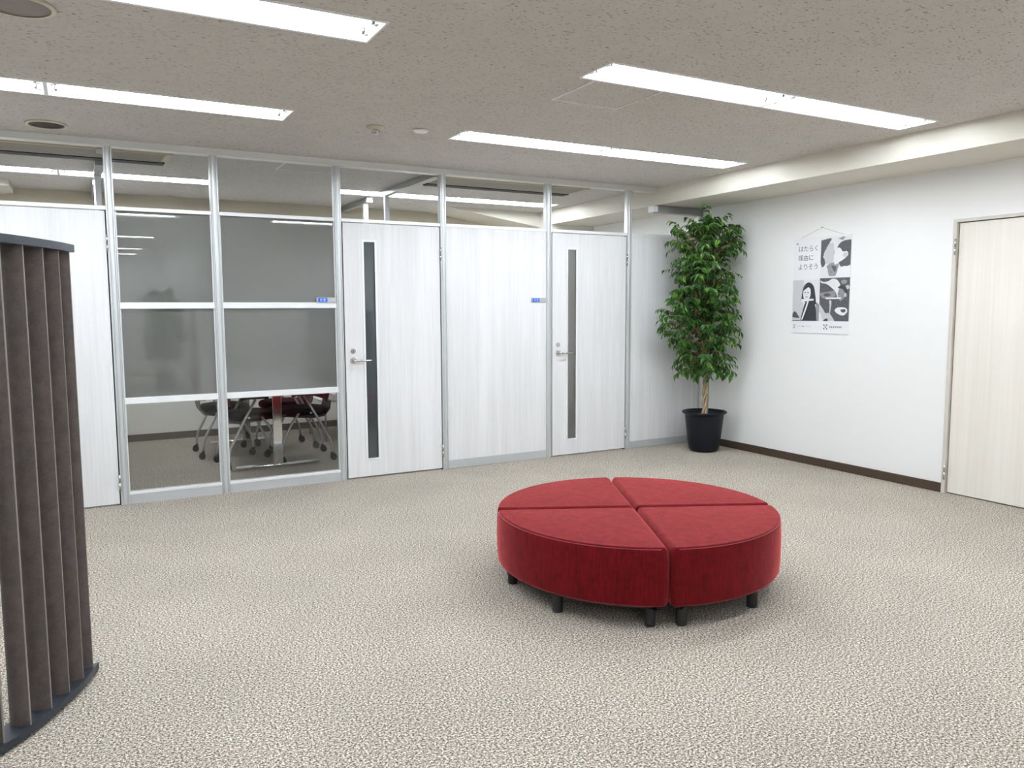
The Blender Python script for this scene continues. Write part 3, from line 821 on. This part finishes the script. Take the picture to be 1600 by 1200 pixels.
# ---------------------------------------------------------------- potted weeping fig
def make_fig(seed, height=2.29):
    rnd = random.Random(seed)
    t = empty('potted_fig_tree')
    # pot
    bm = bmesh.new()
    lathe(bm, [(0, 0), (.118, 0), (.134, .010), (.145, .035), (.160, .12), (.178, .28), (.185, .350), (.187, .366), (.206, .374), (.214, .382), (.215, .390), (.208, .396), (.196, .392), (.180, .378), (.172, .355), (.165, .30)], 64)
    link('pot', bm, pot_mat, t)
    bm = bmesh.new()
    lathe(bm, [(.1685, .345), (.14, .352), (.08, .356), (0, .358)], 48)
    link('gravel', bm, gravel, t)
    # braided trunk
    trunk = empty('trunk'); trunk.parent = t
    for s in range(3):
        bm = bmesh.new(); pts = []; rs = []
        for k in range(70):
            u = k / 69; z = .34 + u * 1.05
            tw = u * 2*math.pi*3.2 + s*2*math.pi/3
            rr = .014 * (1 - .35*u) + .003
            bx = -.018*u + .015*math.sin(u*3.0)
            pts.append((bx + rr*math.cos(tw), rr*math.sin(tw), z)); rs.append(.0135*(1 - .45*u) * (1 + .1*math.sin(k*.9 + s)))
        tube(bm, pts, rs, 8)
        link('stem', bm, bark, trunk)
    bm = bmesh.new(); tube(bm, [(.030, -.014, .35), (.032, -.016, .75), (.02, -.012, 1.1)], .0042, 6); link('support_stake', bm, green_stem, trunk)
    # crown outline: half widths against height (in metres), measured left / right of the trunk
    prof = [(.74, .13, .03), (.82, .22, .20), (.95, .34, .25), (1.10, .45, .32), (1.25, .54, .33), (1.38, .56, .33), (1.50, .40, .30), (1.65, .42, .26), (1.80, .42, .24), (1.92, .40, .28), (2.03, .42, .38), (2.15, .42, .42), (2.24, .20, .36), (2.30, .04, .14)]
    def halfw(z):
        for (z0, l0, r0), (z1, l1, r1) in zip(prof[:-1], prof[1:]):
            if z0 <= z <= z1:
                u = (z - z0)/(z1 - z0); return l0 + (l1-l0)*u, r0 + (r1-r0)*u
        return (.05, .05)
    bmb = bmesh.new(); bml = bmesh.new()
    def leaf(p, d, nrm, L, W):
        d = d.normalized(); sd = d.cross(nrm)
        if sd.length < 1e-3: return
        sd.normalize(); n = sd.cross(d).normalized()
        if n.dot(nrm) < 0: n = -n
        a = p
        curl = L * .16
        m1, m2, m3_, tip = a + d*L*.28 - n*0, a + d*L*.55 - n*curl*.2, a + d*L*.82 - n*curl*.6, a + d*L*1.08 - n*curl*1.3
        fold = W * .22
        base_ = bml.verts.new(a)
        c1, c2, c3, tp = (bml.verts.new(q) for q in (m1, m2, m3_, tip))
        for s in (-1, 1):
            e1 = bml.verts.new(m1 + sd*s*W*.42 + n*fold); e2 = bml.verts.new(m2 + sd*s*W*.47 + n*fold); e3 = bml.verts.new(m3_ + sd*s*W*.24 + n*fold*.5)
            for f in ((base_, e1, c1), (c1, e1, e2, c2), (c2, e2, e3, c3), (c3, e3, tp)):
                fc = bml.faces.new(f); fc.smooth = True
    def shoot(start, direc, length, nleaf, r0=.004, droop=.8):
        pts = [start.copy()]; d = direc.normalized(); p = start.copy(); n = 9
        for k in range(n):
            d = (d + Vector((0, 0, -droop * .11 * (k+1)/n * 2)) + Vector((rnd.uniform(-.05, .05), rnd.uniform(-.05, .05), rnd.uniform(-.03, .03)))).normalized()
            p = p + d * length / n; pts.append(p.copy())
        tube(bmb, pts, [r0*(1 - .75*k/n) for k in range(n + 1)], 5, caps=False)
        for j in range(nleaf):
            u = .18 + .82 * j / (nleaf - 1); i = min(int(u*n), n - 1); q = pts[i].lerp(pts[i+1], u*n - i)
            ax = (pts[i+1] - pts[i]).normalized()
            side = ax.cross(Vector((0, 0, 1))); side = side.normalized() if side.length > .01 else Vector((1, 0, 0))
            sgn = 1 if j % 2 else -1
            ld = ax*.55 + side*sgn*rnd.uniform(.45, 1.0) + Vector((0, 0, -rnd.uniform(.25, 1.0))) + Vector((rnd.uniform(-.25, .25), rnd.uniform(-.25, .25), rnd.uniform(-.2, .2)))
            out = Vector((q.x, q.y, 0)); out = out.normalized() if out.length > .01 else Vector((0, -1, 0))
            nr = Vector((0, 0, 1)) * rnd.uniform(.5, 1.1) + out * rnd.uniform(.2, .9) + Vector((rnd.uniform(-.3, .3), rnd.uniform(-.3, .3), 0))
            L = rnd.uniform(.052, .082)
            leaf(q, ld, nr, L, L*rnd.uniform(.46, .58))
    # main limbs
    limbs = []
    for k in range(9):
        z0 = .95 + k*.05; a = k*2.399 + .6; top = 1.55 + .075*k
        st = Vector((-.01, 0, z0)); en = Vector((math.cos(a)*.12 - .01, math.sin(a)*.10, top))
        mid = st.lerp(en, .5) + Vector((math.cos(a)*.05, math.sin(a)*.05, -.05))
        pts = [st, st.lerp(mid, .5) + Vector((0, 0, .01)), mid, mid.lerp(en, .5), en]
        tube(bmb, pts, [.009, .008, .0065, .005, .0035], 6, caps=False)
        limbs.append(pts)
    tube(bmb, [(-.01, 0, 1.3), (-.015, .01, 1.7), (-.02, 0, 2.05), (-.03, 0, 2.2)], [.012, .009, .005, .003], 6, caps=False)
    nsh = 340
    for k in range(nsh):
        z = .78 + (2.25 - .78) * rnd.random() ** .95
        a = rnd.uniform(0, 2*math.pi)
        l, r = halfw(z)
        w = r if math.cos(a) > 0 else l
        depth = .36 if z < 2.1 else .30
        rad_x, rad_y = w, min(depth, (l + r)/2)
        f = rnd.choice((1.0, .97, .9, .8, .62, .42))
        endp = Vector((math.cos(a)*rad_x*f, math.sin(a)*rad_y*f, z + rnd.uniform(-.03, .03)))
        ln = rnd.uniform(.16, .34)
        hd = Vector((math.cos(a)*rad_x, math.sin(a)*rad_y, 0)); hl = hd.length; hd.normalize()
        inner = max(0.0, hl*f - ln*.92)
        lift = rnd.uniform(.15, 1.3) if z < 2.05 else rnd.uniform(.9, 1.9)
        if z < .98: lift = rnd.uniform(0, .4)
        st = Vector((hd.x*inner - .008, hd.y*inner, endp.z - ln*.30*lift))
        st.z = max(st.z, .80)
        shoot(st, hd + Vector((0, 0, lift)), ln, rnd.randint(9, 14), droop=rnd.uniform(.5, 1.3))
        if inner > .05:
            root = Vector((-.01, 0, max(.86, st.z - inner*.8)))
            tube(bmb, [root, root.lerp(st, .5) + Vector((0, 0, .02)), st], [.003, .0025, .0022], 5, caps=False)
    link('branches', bmb, bark, t, fix=False)
    # keep the leaves out of the walls: handled by the caller through clamp planes
    o = link('foliage', bml, leaf_mat, t, fix=False)
    return t, o
fig, foliage = make_fig(11)
fig.location = (5.325, -.455, 0)
tag(fig, 'tall leafy weeping fig with braided trunk in a black pot in the corner', 'potted tree', 'potted weeping figs')
for ob in fig.children:
    if ob.name.startswith(('foliage', 'branches')):
        for v in ob.data.vertices:
            gx, gy = v.co.x + 5.325, v.co.y - .455
            if gx > 5.655: v.co.x = 5.655 - 5.325 - (gx - 5.655)*.15
            if gy > -.02: v.co.y = -.02 + .455 - (gy + .02)*.15
fig2 = copy_tree(fig)
fig2.location = (1.22, -8.2, 0); fig2.scale = (.95, .95, .78); fig2.rotation_euler = (0, 0, 2.2)
tag(fig2, 'smaller weeping fig behind the viewer, mirrored in the left frosted pane', 'potted tree', 'potted weeping figs')

# ---------------------------------------------------------------- poster on the right wall
PY0, PY1, PZ0, PZ1 = -1.200, -1.803, 1.180, 2.003
pst = empty('poster', (XW, PY0, PZ0), label='black and white hanging poster of four picture fields with Japanese text on the right wall', cat='poster')
PWd, PHt = PY0 - PY1, PZ1 - PZ0
def pt(u, v, d=0.0): return (-.004 - d, -u * PWd, v * PHt)      # u rightwards, v up, local to poster root
def rounded(pts):
    """soften an outline, keeping the runs that lie on the border of the current picture field"""
    n = len(pts)
    if n < 5 or n > 20: return pts
    on = lambda p: min(abs(p[0] - x0), abs(p[0] - x1), abs(p[1] - y0), abs(p[1] - y1)) < 1e-4
    out = []
    for i in range(n):
        p0, p1, p2, p3 = (Vector(pts[(i + k) % n]) for k in (-1, 0, 1, 2))
        if on(p1): p0 = p1
        if on(p2): p3 = p2
        if on(p1) and on(p2): out.append(tuple(p1)); continue
        for k in range(6):
            t = k / 6
            q = .5*((2*p1) + (p2-p0)*t + (2*p0-5*p1+4*p2-p3)*t*t + (3*p1-p0-3*p2+p3)*t**3)
            out.append((min(max(q.x, x0), x1), min(max(q.y, y0), y1)))
    return out
def poly_on(bm, pts, d, mi=0):
    pts = rounded(pts)
    f = bm.faces.new([bm.verts.new(pt(u, v, d)) for u, v in pts]); f.material_index = mi
def ell(cu, cv, ru, rv, n=28, a0=0, a1=2*math.pi):
    return [(cu + ru*math.cos(a0 + (a1-a0)*k/n), cv + rv*math.sin(a0 + (a1-a0)*k/n)) for k in range(n if abs(a1-a0-2*math.pi) < 1e-6 else n + 1)]
bm = bmesh.new(); box(bm, -.004, -.001, -PWd, 0, 0, PHt); link('paper_sheet', bm, paper, pst)
bm = bmesh.new(); box(bm, -.008, -.001, -PWd - .004, .004, PHt - .004, PHt + .010); link('top_strip', bm, white_plastic, pst)
bm = bmesh.new(); box(bm, -.008, -.001, -PWd - .004, .004, -.006, .004); link('bottom_strip', bm, white_plastic, pst)
bm = bmesh.new(); tube(bm, [(-.004, -.12*PWd, PHt + .008), (-.006, -.50*PWd, PHt + .088), (-.004, -.88*PWd, PHt + .008)], .0012, 6); link('hanging_cord', bm, g2, pst)
bm = bmesh.new(); tube(bm, [(-.001, -.50*PWd, PHt + .090), (-.014, -.50*PWd, PHt + .090)], .006, 12); link('push_pin', bm, steel, pst)
bm = bmesh.new(); tube(bm, [(-.0045, -.07*PWd, .955*PHt), (-.012, -.07*PWd, .955*PHt)], .005, 10); link('push_pin', bm, g1, pst)
MP = [blk, g1, g2, g3, g4, paper]
# top right photograph: two faces close together
bm = bmesh.new(); e = .0004
x0, x1, y0, y1 = .49, .995, .585, .995
poly_on(bm, [(x0, y0), (x1, y0), (x1, y1), (x0, y1)], e, 4)
poly_on(bm, [(x0, .97), (.66, .985), (.64, .945), (.60, .90), (.57, .86), (.53, .80), (x0, .80)], e*2, 1)           # dark hair left
poly_on(bm, [(.54, .82), (.58, .88), (.63, .93), (.70, .93), (.71, .88), (.73, .83), (.70, .80), (.715, .77), (.69, .74), (.62, .72), (.56, .74)], e*3, 3)  # left face
poly_on(bm, [(x0, .82), (.55, .78), (.57, .72), (.52, .69), (x0, .74)], e*4, 1)                                       # dark hair lower left
poly_on(bm, [(.76, .86), (.80, .92), (.88, .95), (x1, .955), (x1, .70), (.86, .68), (.80, .72), (.75, .78)], e*3, 1)    # dark hair right
poly_on(bm, [(.74, .83), (.78, .88), (.83, .87), (.86, .84), (.93, .84), (.95, .80), (.88, .76), (.80, .73), (.74, .71), (.72, .75), (.735, .79)], e*5, 4)  # right face
poly_on(bm, ell(.905, .805, .040, .026), e*6, 3)
poly_on(bm, [(.60, .70), (.70, .735), (.80, .71), (.78, .655), (.76, .60), (.64, .60), (.62, .66)], e*4, 2)
poly_on(bm, [(.68, .70), (.76, .69), (.75, .64), (.72, .645), (.70, .67)], e*5, 1)
poly_on(bm, [(.76, .60), (.80, .66), (.88, .69), (x1, .685), (x1, y0), (.76, y0)], e*6, 5)
poly_on(bm, [(x0, y0), (x0, .66), (.56, .68), (.62, .64), (.64, y0)], e*6, 4)
poly_on(bm, [(.78, .975), (.86, .955), (.90, .985), (.86, .990)], e*6, 2)
# lower left photograph: woman with long dark hair in a dark jacket
x0, x1, y0, y1 = .005, .490, .125, .565
poly_on(bm, [(x0, y0), (x1, y0), (x1, y1), (x0, y1)], e, 4)
poly_on(bm, [(x0, y0), (.20, y0), (.20, y1), (x0, y1)], e*2, 3)
poly_on(bm, [(.43, y0), (x1, y0), (x1, .30), (.43, .33)], e*2, 2)
poly_on(bm, [(.165, .355), (.18, .44), (.21, .50), (.27, .535), (.33, .53), (.385, .49), (.41, .42), (.43, .33), (.42, .30), (.30, .31), (.165, .345)], e*3, 0)
poly_on(bm, [(.195, .43), (.225, .475), (.29, .485), (.325, .465), (.33, .40), (.30, .36), (.25, .345), (.205, .375)], e*4, 4)
poly_on(bm, [(.195, .45), (.26, .475), (.325, .50), (.33, .465), (.27, .50), (.22, .49)], e*5, 0)
for cu in (.235, .285): poly_on(bm, ell(cu, .430, .014, .006, 12), e*5, 1)
poly_on(bm, ell(.258, .383, .018, .006, 12), e*5, 2)
poly_on(bm, [(.255, .415), (.263, .415), (.268, .398), (.250, .398)], e*5, 3)
poly_on(bm, [(.155, y0), (.19, .22), (.24, .32), (.34, .335), (.40, .31), (.43, .26), (.45, .13), (.45, y0)], e*4, 0)
poly_on(bm, [(.175, .14), (.20, .19), (.25, .28), (.275, .335), (.30, .335), (.27, .27), (.215, .17), (.195, .14)], e*5, 5)
poly_on(bm, [(.17, .33), (.17, .36), (.39, .362), (.39, .343)], e*6, 5)
poly_on(bm, [(x0, .165), (.02, .21), (.06, .225), (.13, .17), (.12, .155)], e*5, 1)
poly_on(bm, [(x0, y0), (x0, .13), (.15, .133), (.15, y0)], e*5, 0)
# lower right photograph: man among dark foliage
x0, x1, y0, y1 = .490, .995, .125, .575
poly_on(bm, [(x0, y0), (x1, y0), (x1, y1), (x0, y1)], e, 1)
poly_on(bm, [(.50, .55), (.56, .535), (.64, .545), (.70, .565), (.78, .555), (.84, .50), (.86, .45), (.82, .42), (.80, .37), (.76, .43), (.68, .48), (.60, .515), (.52, .525)], e*2, 4)
poly_on(bm, [(.50, .42), (.62, .43), (.74, .44), (.76, .39), (.66, .36), (.54, .37)], e*2, 2)
poly_on(bm, ell(.90, .53, .05, .022), e*2, 2); poly_on(bm, ell(.96, .475, .03, .022), e*2, 3); poly_on(bm, ell(.62, .40, .06, .018), e*3, 1)
poly_on(bm, [(.82, .46), (.84, .475), (.90, .455), (.93, .41), (.90, .36), (.85, .335), (.82, .36), (.80, .40)], e*3, 2)
poly_on(bm, [(.80, .47), (.86, .50), (.94, .47), (.96, .41), (.92, .42), (.88, .455), (.83, .465)], e*4, 0)
poly_on(bm, ell(.93, .395, .018, .022, 14), e*5, 3)
poly_on(bm, [(.66, .34), (.70, .33), (.69, .25), (.68, .20), (.665, .20), (.675, .27)], e*3, 3)
poly_on(bm, [(x0, .31), (.56, .25), (.60, .21), (.66, .21), (.72, .17), (.76, y0), (x0, y0)], e*3, 3)
poly_on(bm, [(.56, y0), (.60, .15), (.64, .155), (.65, y0)], e*4, 0)
poly_on(bm, [(x0, .22), (.52, .20), (.55, .14), (.57, y0), (x0, y0)], e*4, 4)
poly_on(bm, [(.76, .235), (.80, .265), (.88, .27), (.95, .26), (.97, .23), (.95, .205), (.90, .185), (.82, .20)], e*5, 5)
poly_on(bm, [(.86, .245), (.93, .25), (.94, .225), (.90, .215), (.87, .225)], e*6, 1)
poly_on(bm, [(.60, .372), (.86, .372), (.86, .356), (.60, .356)], e*6, 5)
bmesh.ops.triangulate(bm, faces=bm.faces[:])
link('picture_fields', bm, MP, pst, fix=False)
# captions and marks along the bottom edge
x0, x1, y0, y1 = 0, 1, 0, 1
bm = bmesh.new()
for cu, cv in ((.585, .083), (.632, .083), (.608, .064), (.585, .045), (.632, .045)): poly_on(bm, ell(cu, cv, .011, .0085, 14), e*2, 0)
link('logo_mark', bm, MP, pst, fix=False); bm = bmesh.new()
poly_on(bm, [(.035, .045), (.055, .045), (.055, .058), (.035, .058)], e*2, 1)
for k in range(3): poly_on(bm, [(.035, .064 + k*.009), (.065, .064 + k*.009), (.065, .069 + k*.009), (.035, .069 + k*.009)], e*2, 2)
for k in range(7): poly_on(bm, [(.675 + k*.031, .055), (.697 + k*.031, .055), (.697 + k*.031, .073), (.675 + k*.031, .073)], e*2, 2)
for k in range(4): poly_on(bm, [(.095 + k*.018, .061), (.108 + k*.018, .061), (.108 + k*.018, .071), (.095 + k*.018, .071)], e*2, 3)
poly_on(bm, [(.185, .060), (.225, .060), (.225, .070), (.185, .070)], e*2, 2)
poly_on(bm, [(.25, .064), (.36, .064), (.36, .068), (.25, .068)], e*2, 3)
link('caption_line', bm, MP, pst, fix=False)
# headline
for row, (line, v) in enumerate((('はたらく', .893), ('理由に', .795), ('よりそう', .700))):
    o = text_obj('headline', line, .056, (0, 0, 0), (0, 0, 0), g1, pst, ext=.0002, align='LEFT')
    o.matrix_local = Matrix(((0, 0, -1, -.0048), (-1, 0, 0, -.085*PWd), (0, 1, 0, v*PHt), (0, 0, 0, 1)))

# ---------------------------------------------------------------- meeting room furniture
def make_chair():
    t = empty('meeting_chair')
    # seat cushion: rounded plate, local +x forward
    def pad(name, z0, z1, sx, sy, mat, crown=0.0, e=.05):
        bm = bmesh.new(); out = []
        for k in range(40):
            a = 2*math.pi*k/40; c, s = math.cos(a), math.sin(a)
            out.append((sx*math.copysign(abs(c)**.62, c), sy*math.copysign(abs(s)**.62, s)))
        rings = []
        for (sc, z) in ((.90, z0), (.97, z0 + (z1-z0)*.15), (1, z0 + (z1-z0)*.45), (.99, z0 + (z1-z0)*.75), (.94, z1 - .003), (.80, z1 + crown*.5), (.4, z1 + crown)):
            rings.append([bm.verts.new((x*sc + .01, y*sc, z - (.02*max(0, x/sx - .6) if name == 'seat' else 0))) for x, y in out])
        for a, b in zip(rings[:-1], rings[1:]):
            for i in range(40): bm.faces.new((a[i], a[(i+1) % 40], b[(i+1) % 40], b[i])).smooth = True
        bm.faces.new(rings[0][::-1]); bm.faces.new(rings[-1])
        return link(name, bm, mat, t)
    pad('seat', .425, .490, .225, .225, seat_blk, .006)
    # curved shell under and behind the seat
    bm = bmesh.new(); prof = [(.20, .422), (.05, .405), (-.10, .392), (-.19, .405), (-.235, .46), (-.245, .54)]
    n = 12; rows_ = []
    for (x, z) in prof:
        rows_.append([[bm.verts.new((x, (-.205 + .41*k/n)*(.96), z + .03*abs(2*k/n - 1)**2.5 - dz)) for k in range(n + 1)] for dz in (0, .012)])
    for a, b in zip(rows_[:-1], rows_[1:]):
        for s in (0, 1):
            for k in range(n): bm.faces.new((a[s][k], a[s][k+1], b[s][k+1], b[s][k])).smooth = True
        for k in (0, n): bm.faces.new((a[0][k], b[0][k], b[1][k], a[1][k]))
    for rw in (rows_[0], rows_[-1]):
        for k in range(n): bm.faces.new((rw[0][k], rw[0][k+1], rw[1][k+1], rw[1][k]))
    link('seat_shell', bm, shell_gr, t)
    # back: curved mesh panel in a black frame
    bm = bmesh.new(); vs = []
    for i in range(9):
        z = .56 + .32*i/8
        vs.append([bm.verts.new((-.245 - .05*(i/8) + .05*(2*k/10 - 1)**2 - .012*math.sin(math.pi*i/8), -.205 + .41*k/10, z)) for k in range(11)])
    for a, b in zip(vs[:-1], vs[1:]):
        for k in range(10): bm.faces.new((a[k], a[k+1], b[k+1], b[k])).smooth = True
    bk = link('backrest', bm, mesh_red, t)
    md = bk.modifiers.new('thick', 'SOLIDIFY'); md.thickness = .012; md.offset = 0
    bm = bmesh.new()
    loop = [(-.195, -.205, .56), (-.225, -.212, .72), (-.245, -.205, .875), (-.29, -.10, .89), (-.30, 0, .892), (-.29, .10, .89), (-.245, .205, .875), (-.225, .212, .72), (-.195, .205, .56), (-.235, .10, .552), (-.247, 0, .55), (-.235, -.10, .552), (-.195, -.205, .56)]
    tube(bm, loop, .009, 8); link('back_frame', bm, rubber, t)
    for s in (-1, 1):
        y = s*.235
        bm = bmesh.new(); tube(bm, [(-.235, y, .075), (-.232, y, .13), (-.215, y, .20), (-.09, y, .44), (.01, y, .615)], .0115, 10); link('leg', bm, silver, t)
        bm = bmesh.new(); tube(bm, [(.225, y, .075), (.222, y, .13), (.205, y, .20), (.13, y, .36), (.06, s*.225, .455)], .0115, 10); link('leg', bm, silver, t)
        bm = bmesh.new(); tube(bm, [(-.12, y, .615), (-.06, y, .632), (.08, y, .632), (.12, y, .620)], .016, 8); link('armrest', bm, rubber, t)
        for x in (-.235, .225):
            bm = bmesh.new()
            for dy in (-.012, .012):
                pts = [(x - .012, y + dy - .009, .028), (x - .012, y + dy + .009, .028)]
                tube(bm, pts, .028, 18)
            tube(bm, [(x, y, .040), (x, y, .078)], .013, 10)
            tube(bm, [(x - .010, y - .021, .040), (x - .010, y + .021, .040)], .026, 14)
            link('caster', bm, rubber, t)
    bm = bmesh.new(); tube(bm, [(-.05, -.235, .455), (-.05, 0, .405), (-.05, .235, .455)], .009, 8); link('cross_bar', bm, silver, t)
    return t
ch0 = make_chair()
chairs = [
    ((1.300, 1.120, 0), 3, 'chair with casters in front of the clear pane, left near end of the table', None),
    ((1.190, 1.800, 0), 0, 'chair with black seat left of the post in the clear pane, far end of table', mesh_red),
    ((1.790, 1.180, 0), 176, 'maroon-backed chair on casters at the right near side of the meeting table', mesh_maroon),
    ((1.775, 1.830, 0), 184, 'maroon-backed chair on casters at the right far side of the meeting table', mesh_maroon)]
for i, (loc, rz, lab, bmt) in enumerate(chairs):
    c = ch0 if i == 0 else copy_tree(ch0)
    c.location = loc; c.rotation_euler = (0, 0, R(rz)); tag(c, lab, 'chair', 'chairs around the meeting table')
    if bmt is not None:
        for o in c.children:
            if o.name.startswith('backrest'):
                o.data = o.data.copy(); o.data.materials[0] = bmt
                md = o.modifiers
tb = empty('meeting_table', (1.49, 1.55, 0), label='meeting table with chromed T-shaped legs behind the clear glass pane', cat='table')
bm = bmesh.new(); box(bm, -.42, .42, -.95, 1.05, .700, .728, bev=.004); link('tabletop', bm, table_top, tb)
bm = bmesh.new(); box(bm, -.20, .20, -.80, .90, .670, .6995); link('top_frame', bm, silver, tb)
for y in (-.715, .80):
    bm = bmesh.new(); box(bm, -.040, .040, y - .022, y + .022, .035, .670, bev=.004); leg = link('leg', bm, chrome, tb)
    bm = bmesh.new(); tube(bm, [(-.363, y, .022), (.363, y, .022)], .018, 14); link('foot_bar', bm, chrome, leg)
st = empty('side_table', (2.44, 2.27, 0), label='low white side table in the corner behind the meeting chairs', cat='table')
boxes('tabletop', [(-.24, .24, -.36, .36, .42, .44)], white_plastic, st, bev=.003)
for x in (-.21, .21):
    for y in (-.33, .33):
        bm = bmesh.new(); tube(bm, [(x, y, 0), (x, y, .42)], .010, 8); link('leg', bm, silver, st)
bm = bmesh.new()
for k in range(5):
    a = .04*k; box(bm, -.15 + .01*k, .06 + .01*k, -.30 + .012*k, -.01 + .008*k, .4405 + .012*k, .4515 + .012*k)
tag(link('paper_stack', bm, simple('white_paper', (.8, .8, .78), .7), None, (2.44, 2.20, 0)), 'stack of white papers on the low side table', 'papers')

# ---------------------------------------------------------------- things behind the viewer that mirror in the glass
bc = empty('bookcase', (4.05, YRR + .17, 0), label='low bookcase behind the viewer, mirrored in the right frosted pane', cat='bookcase')
boxes('carcass', [(-.52, -.50, -.16, .16, 0, 1.38), (.50, .52, -.16, .16, 0, 1.38), (-.50, .50, -.16, -.145, 0, 1.38), (-.01, .01, -.145, .16, 0, 1.36)], base_alu, bc)
for z in (.02, .36, .74, 1.18, 1.36): boxes('shelf', [(-.50, -.01, -.145, .155, z, z + .018), (.01, .50, -.145, .155, z, z + .018)], base_alu, bc)
